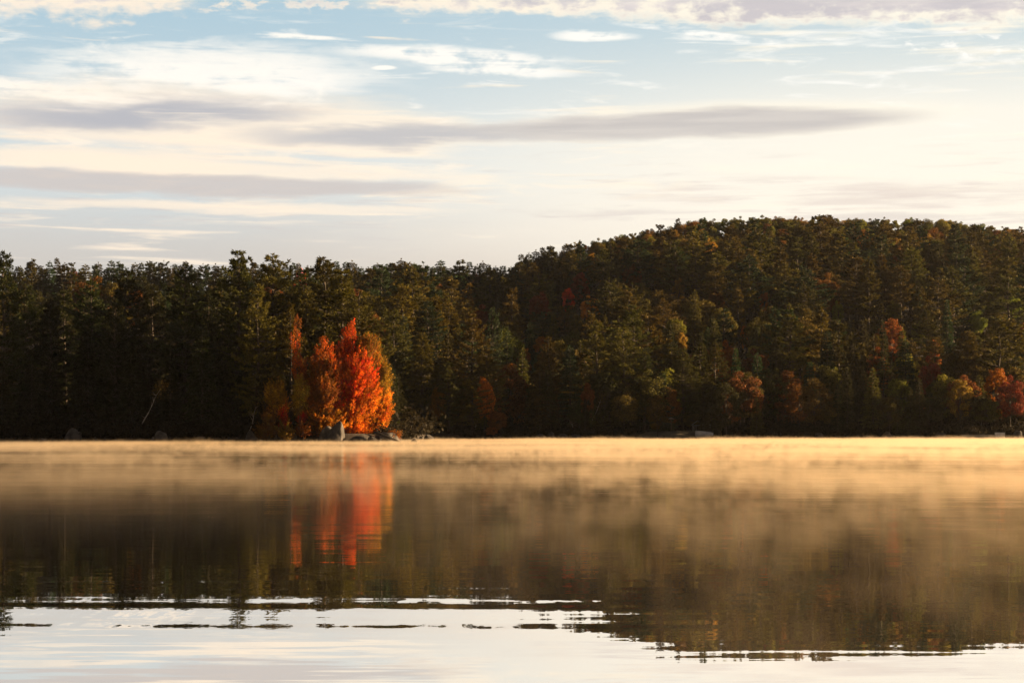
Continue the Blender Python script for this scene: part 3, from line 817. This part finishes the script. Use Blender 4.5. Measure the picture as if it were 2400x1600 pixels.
shoot_tree('maple_tree', 797, 243.5, [
    (800, 905, 30, 46, 'red', 'crimson', 330), (784, 946, 24, 36, 'red', 'redorange', 220), (816, 945, 26, 38, 'redorange', 'orange', 240), (826, 858, 30, 50, 'redorange', 'red', 330),
    (806, 812, 22, 40, 'red', 'redorange', 170), (784, 862, 26, 44, 'rust', 'redorange', 240), (808, 760, 7, 28, 'red', 'redorange', 34), (792, 775, 5, 24, 'red', 'redorange', 22),
    (840, 806, 24, 40, 'olive', 'rust', 210), (846, 905, 24, 46, 'orange', 'redorange', 250), (812, 982, 36, 16, 'orange', 'redorange', 160), (772, 905, 20, 50, 'brown', 'red', 190), (778, 822, 16, 34, 'redorange', 'rust', 120), (766, 868, 18, 36, 'redorange', 'brown', 160), (762, 930, 18, 34, 'orange', 'rust', 150)],
    'tall blazing red maple at the tip of the point behind the pointed boulder', 'maple', 61)
shoot_tree('maple_tree', 852, 245.0, [
    (864, 905, 26, 54, 'orange', 'amber', 340), (876, 862, 18, 38, 'gold', 'olive', 130), (872, 940, 22, 32, 'orange', 'redorange', 220), (856, 968, 28, 20, 'orange', 'amber', 180),
    (846, 988, 26, 11, 'redorange', 'orange', 100), (852, 840, 22, 48, 'olive', 'orange', 210), (886, 925, 9, 22, 'amber', 'orange', 60), (854, 795, 15, 32, 'olive', 'gold', 80)],
    'bright orange maple leaning over the water right of the red maple', 'maple', 62)
shoot_tree('maple_tree', 733, 241.5, [
    (740, 840, 24, 38, 'rust', 'brown', 130), (744, 800, 13, 26, 'rust', 'redorange', 34), (722, 895, 26, 44, 'brown', 'rust', 150), (752, 890, 26, 50, 'rust', 'brown', 200), (766, 850, 16, 40, 'rust', 'redorange', 80),
    (742, 958, 34, 26, 'darkgold', 'orange', 240), (722, 985, 26, 14, 'darkgold', 'rust', 90), (768, 968, 26, 22, 'darkgold', 'orange', 140), (730, 835, 9, 30, 'redorange', 'rust', 36)],
    'rusty half lit maple just left of the tall red maple', 'maple', 63)
shoot_tree('maple_tree', 684, 243.0, [
    (682, 740, 7, 26, 'rust', 'brown', 12), (680, 785, 10, 30, 'rust', 'redorange', 20), (688, 835, 13, 28, 'rust', 'redorange', 36), (698, 862, 14, 16, 'rust', 'orange', 30)],
    'slender sparse orange maple in front of dark pines left of the red maple', 'maple', 64, base_rad=.08)
shoot_tree('maple_tree', 638, 241.0, [
    (632, 900, 20, 30, 'gold', 'darkgold', 130), (642, 925, 18, 26, 'orange', 'gold', 110), (650, 938, 10, 16, 'red', 'redorange', 36), (622, 960, 20, 26, 'darkgold', 'brown', 90), (652, 965, 12, 14, 'crimson', 'rust', 36)],
    'small gold and orange maple with a red patch left of the yellow green one', 'maple', 65, base_rad=.1)
shoot_tree('maple_tree', 688, 240.6, [
    (690, 895, 15, 30, 'yellowgreen', 'gold', 100), (688, 925, 15, 26, 'gold', 'darkgold', 90), (694, 950, 10, 10, 'crimson', 'rust', 36), (700, 880, 10, 14, 'orange', 'gold', 30)],
    'small yellow green maple between the gold maple and the rusty maple', 'maple', 66, base_rad=.09)
for i, (bx, by, rx, ry, c1, c2, n, lab) in enumerate([
    (612, 985, 20, 20, 'darkgold', 'brown', 70, 'low dark golden shrub over the round boulder left of the gold maple'),
    (656, 985, 18, 18, 'darkgold', 'gold', 70, 'low golden shrub beside the small sunlit rock'),
    (697, 982, 14, 16, 'brown', 'rust', 40, 'low brown shrub between the small sunlit rock and the pointed boulder'),
    (905, 992, 14, 9, 'rust', 'brown', 40, 'low rusty shrub above the log right of the orange maple'),
    (945, 985, 12, 16, 'brown', 'rust', 34, 'faint brown shrub right of the fallen log')]):
    shoot_tree('shrub', bx, 239.6 if bx < 800 else (242.5 if bx < 930 else 326), [(bx, by, rx, ry, c1, c2, n)], lab, 'shrub', 70 + i, base_rad=.05)

# ------------------------------------------------------------------ leaning birches
def birch(x0, y0, x1, y1, dist, label, crown=None, seed=1):
    pm = dist / F; X0 = sxy(x0, dist); Z0 = ground(X0, dist)
    root = bpy.data.objects.new('birch_tree', None); COL.objects.link(root); root.location = (X0, dist, Z0 - .1)
    r = random.Random(seed); top = np.array([(x1 - x0) * pm, r.uniform(-.5, .5), zat(y1, dist) - Z0])
    pts = []
    for i in range(9):
        q = i / 8; pts.append((top[0] * (q ** 1.15) + .08 * math.sin(q * 9 + seed), top[1] * q, top[2] * q))
    tr = MB().tube(pts, [.085 * (1 - q / 10) for q in range(9)], 6)
    for i in range(7):
        k = r.randint(3, 7); p = np.array(pts[k]); d = np.array([r.uniform(-1, 1), r.uniform(-.6, .6), r.uniform(.3, .9)]) * r.uniform(.4, 1.0)
        tr.tube([tuple(p), tuple(p + d)], [.025, .008], 4, False)
    tr.build('trunk', M['birch'], root, True)
    rng = np.random.default_rng(seed); n = crown or 260
    c = np.array(pts[-1]); P = c + rng.normal(0, 1, (n, 3)) * np.array([.45, .45, .6]); P = np.concatenate([P, c + np.array([.4, 0, .7]) + rng.normal(0, .35, (n // 2, 3))])
    nr = unit(rng.normal(0, 1, P.shape)); a = unit(np.cross(nr, rng.normal(0, 1, P.shape))); b = np.cross(nr, a)
    cr = link('crown', leaf_mesh('crown', P, a * .09, b * .07, M['leaves']), root); cr.color = (.08, .055, .012, 1)
    tag(root, label, 'birch', 'leaning birches along the shore')
for i, (x0, y0, x1, y1, dd, lab, cn) in enumerate([
    (324, 1000, 376, 912, 242, 'thin grey leaning birch before the black pines at left', 120),
    (582, 985, 604, 945, 242, 'short leaning birch stem left of the dark golden shrub', 60),
    (893, 1003, 907, 972, 330, 'short pale birch stem just right of the orange maple', 90),
    (984, 1008, 1014, 945, 327, 'leaning birch under the small golden tree right of the maples', 380),
    (1112, 1018, 1122, 972, 326, 'slender birch stem standing below the layered shore pine', 90),
    (1378, 1018, 1410, 932, 327, 'longest pale birch leaning right on the shore left of the beach', 130),
    (1340, 1012, 1342, 985, 328, 'short upright birch stem left of the longest leaning birch', 40),
    (2298, 1018, 2302, 955, 329, 'white birch trunk behind the white dock section', 260)]):
    birch(x0, y0, x1, y1, dd, lab, cn, i + 3)

# ------------------------------------------------------------------ boulders
import bmesh
def boulder(px, wpx, hpx, label, dist=None, pale=False, shape='round', seed=0, depth=1.0, name='boulder', off=.3):
    x = sxy(px, 240) if dist is None else sxy(px, dist)
    d = shore(x) + off if dist is None else dist
    x = sxy(px, d)
    bm = bmesh.new(); bmesh.ops.create_icosphere(bm, subdivisions=4, radius=1)
    r = random.Random(seed); W = wpx / F * d / 2; Hh = hpx / F * d
    cuts = [(Vector((r.gauss(0, 1), r.gauss(0, 1), r.gauss(0, .8))).normalized(), r.uniform(.62, .85)) for _ in range(9)]
    if shape == 'peak': cuts = [(Vector((-.62, -.35, .62)).normalized(), .40), (Vector((.93, -.15, .10)).normalized(), .62), (Vector((.1, -.9, .25)).normalized(), .6), (Vector((0, .9, .4)).normalized(), .6)]
    ph = [r.uniform(0, 6) for _ in range(6)]
    for v in bm.verts:
        p = v.co.copy()
        for n, k in cuts:
            e = p.dot(n) - k
            if e > 0: p -= n * e * .92
        w = 1 + .05 * math.sin(p.x * 5 + ph[0]) * math.sin(p.z * 4 + ph[1]) + .03 * math.sin(p.y * 9 + ph[2] + p.x * 7) + .02 * math.sin(p.z * 17 + p.x * 13)
        p *= w
        v.co = Vector((p.x * W * 1.15, p.y * W * depth, p.z * Hh * (1.15 if shape != 'peak' else 1.35)))
    me = bpy.data.meshes.new(name); bm.to_mesh(me); bm.free()
    me.materials.append(M['palerock' if pale else 'rock']); me.polygons.foreach_set('use_smooth', [True] * len(me.polygons))
    o = link(name, me, None, (x, d, 0.0)); tag(o, label, 'boulder')
    return o
boulder(783, 60, 36, 'large pointed boulder with a sunlit right face at the foot of the red maple', None, False, 'peak', 5, .8, off=.1)
boulder(764, 40, 34, 'dark rounded boulder tucked behind the pointed boulder', 238.6, False, 'round', 9, .8)
boulder(842, 62, 13, 'long low rock just right of the pointed boulder', None, False, 'round', 11, .5)
boulder(873, 26, 12, 'small dark rock at the water under the orange maple', None, False, 'round', 12, .7)
boulder(645, 12, 13, 'small pale sunlit rock at the water under the golden shrub', None, True, 'peak', 13, .8)
boulder(588, 30, 25, 'rounded grey boulder left of the golden shrub', None, False, 'round', 14, .8)
boulder(628, 28, 20, 'dark rock between the rounded boulder and the small pale rock', None, False, 'round', 15, .8)
boulder(672, 44, 26, 'sloping dark rock right of the small pale rock', None, False, 'round', 16, .8)
boulder(172, 44, 27, 'broad brownish boulder on the dark left shore', None, False, 'round', 17, .8)
boulder(102, 13, 9, 'small pale rock leaning on the dark left shore', None, True, 'round', 18, .7)
boulder(124, 13, 8, 'low reddish rock right of the small pale leaning rock', None, False, 'round', 19, .7)
boulder(380, 36, 24, 'squarish grey boulder on the dark left shore below the leaning birch', None, False, 'round', 20, .7)
boulder(357, 10, 12, 'small pale rock touching the squarish boulder', None, True, 'round', 21, .7)
boulder(332, 20, 12, 'low dark rock left of the squarish boulder', None, False, 'round', 22, .7)
boulder(470, 26, 12, 'low dark rock midway between squarish and rounded boulders', None, False, 'round', 23, .7)
for i, (px, w, h, lab) in enumerate([(1005, 22, 12, 'grey rock at the waterline below the small golden tree'), (970, 14, 7, 'tiny rock right of the fallen log'), (1268, 26, 11, 'leftmost rock of the row on the bare middle shore'),
    (1292, 20, 15, 'tallest rock of the row on the bare middle shore'), (1318, 28, 11, 'flat rock inside the row on the bare middle shore'), (1350, 30, 10, 'last low rock before the longest leaning birch'),
    (1462, 18, 9, 'small rock left of the beach'), (1920, 22, 13, 'grey rock on the shore far right of the boat'), (2080, 28, 17, 'rounded rock midway between boat and seawall'), (2035, 26, 9, 'low rock left of the rounded rock'),
    (2150, 40, 11, 'long low rock right of the rounded rock'), (2205, 34, 13, 'rock touching the left end of the seawall'), (2385, 26, 18, 'grey rock at the right edge beyond the dock section'), (2365, 18, 9, 'small rock just right of the dock section'),
    (1750, 40, 8, 'flat low rock right of the white boat')]):
    d = shore(sxy(px, 322)) + .3
    boulder(px, w, h, lab, d, False, 'round', 40 + i, .7)

# fallen log at the tip of the point
xl, yl = sxy(880, 237), shore(sxy(880, 237)) - .5
lg = bpy.data.objects.new('fallen_log', None); COL.objects.link(lg); lg.location = (xl, yl, 0)
MB().tube([(0, .8, 1.15), (.9, .4, .85), (1.9, 0, .45), (2.9, -.3, .12), (3.2, -.35, -.05)], [.17, .19, .16, .12, .05], 9).build('trunk', M['bark'], lg, True)
bmk = MB()
for p, q in (((.5, .6, 1.0), (.2, .5, 1.7)), ((1.2, .3, .75), (1.7, .1, 1.35)), ((1.9, 0, .5), (2.4, -.2, .95)), ((2.3, -.1, .3), (2.2, -.6, .0))): bmk.tube([p, q], [.05, .012], 5, False)
bmk.build('branch', M['bark'], lg); tag(lg, 'dark fallen log sloping into the water right of the orange maple', 'log')
xr, yr = sxy(905, 238), shore(sxy(905, 238)) - .1
boulder(905, 60, 20, 'dark bank rock under the fallen log', yr + .9, False, 'round', 33, .6)

# ------------------------------------------------------------------ shed, parasol, boat, seawall
ds = 331.0; X = sxy(1636, ds); Z = ground(X, ds); cb = bpy.data.objects.new('shed', None); COL.objects.link(cb); cb.location = (X, ds, Z - .05)
ht = zat(985, ds) - Z; w = 1.75
b = MB(); b.box((0, 1.3, ht * .33), (w, .06, ht * .66)); b.box((-w / 2 + .03, .6, ht * .33), (.06, 1.3, ht * .66)); b.box((w / 2 - .16, 0, ht * .33), (.32, .06, ht * .66)); b.build('wall', M['roof'], cb)
b = MB()
for sgn in (-1, 1):
    k = len(b.v)
    b.v += [(0, -.35, ht), (0, 1.6, ht), (sgn * (w / 2 + .22), 1.6, ht * .62), (sgn * (w / 2 + .22), -.35, ht * .62), (0, -.35, ht + .05), (0, 1.6, ht + .05), (sgn * (w / 2 + .22), 1.6, ht * .62 + .05), (sgn * (w / 2 + .22), -.35, ht * .62 + .05)]
    b.f += [tuple(k + i for i in f) for f in ((0, 1, 2, 3), (4, 5, 6, 7), (0, 3, 7, 4), (1, 2, 6, 5), (2, 3, 7, 6))]
rf = b.build('roof', M['roof'], cb)
MB().box((-.1, .12, ht * .3), (w * .55, .05, ht * .58)).build('shaded_opening', M['dark'], cb)  # dark panel standing in for the shade inside the opening
for sx in (-.78, -.35): MB().box((sx, -.2, ht * .31), (.08, .08, ht * .62)).build('post', M['roof'], cb)
tag(cb, 'small shed with a pale gabled roof among trees behind the boat', 'shed')
X = sxy(1664, 333); Z = ground(X, 333); o = bpy.data.objects.new('notice_board', None); COL.objects.link(o); o.location = (X, 333, Z - .05)
MB().box((0, 0, .95), (.42, .05, .65)).build('panel', M['white'], o); MB().box((-.15, .04, .45), (.06, .06, .9)).box((.15, .04, .45), (.06, .06, .9)).build('post', M['boards'], o)
tag(o, 'small pale upright board right of the shed', 'board')

dp = 325.2; X = sxy(1573, dp); Z = ground(X, dp) + .1; o = bpy.data.objects.new('beach_parasol', None); COL.objects.link(o); o.location = (X, dp, Z)
hp = zat(979, dp) - Z
MB().tube([(0, 0, 0), (0, 0, hp)], .035, 6).build('pole', M['thatch'], o)
b = MB(); ns = 14; b.v.append((0, 0, hp + .12)); b.v.append((0, 0, hp - .12))
for k in range(ns): a = 2 * math.pi * k / ns; b.v.append((.62 * math.cos(a), .62 * math.sin(a), hp - .2 + .05 * (k % 2)))
for k in range(ns): b.f.append((0, 2 + k, 2 + (k + 1) % ns)); b.f.append((1, 2 + (k + 1) % ns, 2 + k))
b.build('canopy', M['thatch'], o); MB().tube([(0, 0, -.1), (0, 0, .08), (0, 0, .22)], [.34, .28, .08], 10).build('base', M['sand'], o)
tag(o, 'thin thatched parasol on a pole standing on the sandy beach', 'parasol')

def hull(L, W, Hh, n=13, mseg=8, ins=0.0):
    v, f = [], []
    for i in range(n):
        q = i / (n - 1); bw = math.sin(min(1, q * 1.25 + .0) * math.pi / 2) ** .7 if q < .8 else 1.0
        bw = max(.02, (math.sin(q * math.pi * .62) / .93) ** .6) if q > 0 else .02
        sheer = Hh * (1 + .35 * (1 - q) ** 2); keel = Hh * .55 * (1 - q) ** 3
        for k in range(mseg + 1):
            a = math.pi * k / mseg; c_, s_ = math.cos(a), math.sin(a)
            v.append((q * L, (W / 2 - ins) * bw * (abs(c_) ** .6) * (1 if c_ >= 0 else -1), sheer - (sheer - keel - ins) * (s_ ** .7)))
    for i in range(n - 1):
        for k in range(mseg): a = i * (mseg + 1) + k; f.append((a, a + 1, a + mseg + 2, a + mseg + 1))
    f.append(tuple((n - 1) * (mseg + 1) + k for k in range(mseg + 1)))
    return v, f
db = 323.4; X = sxy(1654, db)
bt = bpy.data.objects.new('rowing_boat', None); COL.objects.link(bt); bt.location = (X + 1.15, db - .2, .32); bt.rotation_euler = (R(34), R(-4), R(168))
v, f = hull(2.9, 1.25, .55); link('hull', mesh_from('hull', v, f, M['white'], True), bt)
v, f = hull(2.72, 1.25, .555, ins=.09); link('interior', mesh_from('interior', v, f, M['dark'], True), bt)
rimv = MB()
vv, _ = hull(2.9, 1.25, .55)
for side in (0, 8): rimv.tube([tuple(vv[i * 9 + side]) for i in range(13)], .05, 6)
rimv.tube([tuple(vv[12 * 9]), tuple(vv[12 * 9 + 8])], .05, 6); rimv.build('gunwale', M['white'], bt, True)
for sx in (1.1, 2.0): MB().box((sx, 0, .40), (.22, 1.05, .04)).build('seat', M['boards'], bt)
tag(bt, 'white rowing boat pulled up tilted on the shore below the shed', 'rowing boat')

X0, X1 = sxy(2245, 325), sxy(2322, 325); ysw = shore((X0 + X1) / 2) - .35
sw = bpy.data.objects.new('seawall', None); COL.objects.link(sw); sw.location = ((X0 + X1) / 2, ysw, 0)
zt = zat(1019, ysw)
for k in range(4):
    ww = (X1 - X0) / 4; MB().box((-(X1 - X0) / 2 + ww * (k + .5), 0, zt / 2 - .15), (ww - .04, .5, zt + .3 - .04 * (k % 2))).build('wall_block', M['concrete'], sw)
MB().box((0, .02, zt + .03), (X1 - X0 + .1, .6, .07)).build('coping', M['concrete'], sw)
tag(sw, 'low grey concrete seawall at the right end of the shore', 'seawall')
X = sxy(2333, 325); yd = ysw - .05
dk = bpy.data.objects.new('dock_section', None); COL.objects.link(dk); dk.location = (X, yd, 0); dk.rotation_euler = (R(-6), 0, R(3))
b = MB()
for k in range(5): b.box((0, 0, .14 + k * .215), (1.62, .05, .20))
b.build('deck_panel', M['white'], dk)
b = MB(); b.box((-.84, 0, .55), (.06, .1, 1.14)).box((.84, 0, .55), (.06, .1, 1.14)); b.build('frame', M['concrete'], dk)
tag(dk, 'white slatted dock section standing on edge beside the seawall', 'dock section')

# ------------------------------------------------------------------ undergrowth filling the foot of the forest
rng = np.random.default_rng(77); Pc = []
def band(x0, x1, n, d0, d1, hmax):
    for _ in range(n):
        x = rng.uniform(x0, x1); y = shore(x) + rng.uniform(d0, d1)
        px_ = 1200 + x / y * F
        if 1480 < px_ < 1690 and y < shore(x) + 9: continue
        if 560 < px_ < 935 and y < 242.5: continue
        Pc.append((x, y, ground(x, y), hmax * rng.uniform(.4, 1.0)))
band(-66, -16, 600, 1.0, 4, 1.6); band(-72, -19, 600, 5, 34, 3.6)
band(-9, 86, 860, .8, 4, 1.3); band(-9, 90, 1060, 5, 26, 3.2)
band(-17, -12.6, 170, .8, 70, 1.5)
nlow = len(Pc)
for _ in range(3400):
    y = rng.uniform(262, 645); x = sxy(rng.uniform(-60, 2460), y)
    if y > shore(x) + 22: Pc.append((x, y, ground(x, y), 4.2 * rng.uniform(.5, 1.0)))
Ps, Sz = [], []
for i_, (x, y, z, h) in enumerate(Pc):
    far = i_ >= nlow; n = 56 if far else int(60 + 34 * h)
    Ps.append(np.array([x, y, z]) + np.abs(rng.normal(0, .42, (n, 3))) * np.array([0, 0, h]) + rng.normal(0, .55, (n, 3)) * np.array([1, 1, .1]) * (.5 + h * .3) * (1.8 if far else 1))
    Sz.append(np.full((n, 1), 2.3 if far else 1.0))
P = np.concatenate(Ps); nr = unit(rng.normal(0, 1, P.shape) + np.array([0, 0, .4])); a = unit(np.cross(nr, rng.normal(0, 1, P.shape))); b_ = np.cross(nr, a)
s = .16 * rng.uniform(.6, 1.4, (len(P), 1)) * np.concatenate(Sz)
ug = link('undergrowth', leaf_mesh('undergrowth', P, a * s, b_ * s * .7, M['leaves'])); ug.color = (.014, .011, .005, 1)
tag(ug, 'dark tangled undergrowth between and below the forest trees', 'undergrowth', kind='stuff')

# ------------------------------------------------------------------ loose stones along the water
bm = bmesh.new(); bmesh.ops.create_icosphere(bm, subdivisions=2, radius=1)
bv = np.array([v.co[:] for v in bm.verts]); bf = [tuple(v.index for v in f.verts) for f in bm.faces]; bm.free()
rv, rf_ = [], []; rs = random.Random(5)
for i in range(420):
    x = rs.uniform(-64, -13.5) if i % 2 else rs.uniform(-11, 86)
    y = shore(x) + rs.uniform(-.5, 1.3); s_ = rs.uniform(.08, .34) ** 1.15
    an = rs.uniform(0, 6.28); sc = np.array([s_ * rs.uniform(.8, 1.5), s_ * rs.uniform(.8, 1.3), s_ * rs.uniform(.5, .95)])
    q = bv * (1 + .18 * np.sin(bv[:, [1]] * 4 + i) + .12 * np.sin(bv[:, [0]] * 7 + i * 2)) * sc
    q = np.stack([q[:, 0] * math.cos(an) - q[:, 1] * math.sin(an), q[:, 0] * math.sin(an) + q[:, 1] * math.cos(an), q[:, 2]], 1) + np.array([x, y, max(0, ground(x, y)) + s_ * .15])
    k = len(rv); rv += [tuple(p) for p in q]; rf_ += [tuple(k + j for j in f) for f in bf]
rb = link('rubble', mesh_from('rubble', rv, rf_, M['rock'], True)); tag(rb, 'small loose grey stones scattered along the waterline', 'stones', kind='stuff')
# ------------------------------------------------------------------ names, labels and groups of the trees
ORD = ('first second third fourth fifth sixth seventh eighth ninth tenth eleventh twelfth thirteenth fourteenth fifteenth sixteenth seventeenth eighteenth nineteenth twentieth').split()
def section(px):
    for lim, s_ in ((200, 'at the far left'), (420, 'above the squarish boulder'), (640, 'left of the gold maple'), (790, 'behind the rusty maple'), (940, 'behind the orange maple'), (1060, 'right of the orange maple'),
                    (1180, 'above the leaning birch'), (1300, 'above the row of rocks'), (1420, 'above the longest birch'), (1540, 'above the beach'), (1620, 'above the parasol'), (1720, 'above the white boat'), (1830, 'just right of the boat'), (1960, 'below the domed crest'),
                    (2090, 'near the pointed maple'), (2210, 'left of the seawall'), (2330, 'above the seawall')):
        if px < lim: return s_
    return 'at the far right'
ZP = {'point': 'among the tall point pines', 'pointunder': 'under the tall point pines', 'farridge': 'on the distant skyline', 'farwood': 'in the wood behind', 'pointflank': 'on the point flank',
      'shorepine': 'on the right shore', 'shorehem': 'in the shore row', 'shoreunder': 'at the shore foot', 'crest': 'on the hill crest', 'upper': 'high on the slope', 'lower': 'low on the slope', 'landmark': ''}
GP = {'point': 'tall pines of the point', 'pointunder': 'dark trees under the point pines', 'farridge': 'trees on the distant skyline', 'farwood': 'trees of the wood behind the point', 'pointflank': 'trees on the flank of the point',
      'shorepine': 'layered pines on the right shore', 'shorehem': 'hemlocks of the shore row', 'shoreunder': 'low dark trees along the right shore', 'crest': 'trees on the hill crest', 'upper': 'trees high on the slope', 'lower': 'trees low on the slope'}
fam = {}
for t_ in TREES:
    if t_['label']:
        tag(t_['o'], t_['label'], t_['cat']); continue
    fam.setdefault((t_['zone'], section(t_['px']), t_['cat'], t_['col']), []).append(t_)
for (zn, sec, cat, col), L_ in fam.items():
    L_.sort(key=lambda q: q['px'])
    for i, t_ in enumerate(L_):
        lab = f"{col} {cat}{' from left' if len(L_) > 2 and 0 < i < len(L_) - 1 else ''} {ZP[zn]} {sec}"
        if len(L_) > 1:
            lab = (('left ' if i == 0 else 'right ') if len(L_) == 2 else ('leftmost ' if i == 0 else ('rightmost ' if i == len(L_) - 1 else ORD[i] + ' '))) + lab
        tag(t_['o'], lab, cat, f"{cat} {GP[zn]}" if False else GP[zn] + f" ({cat})")
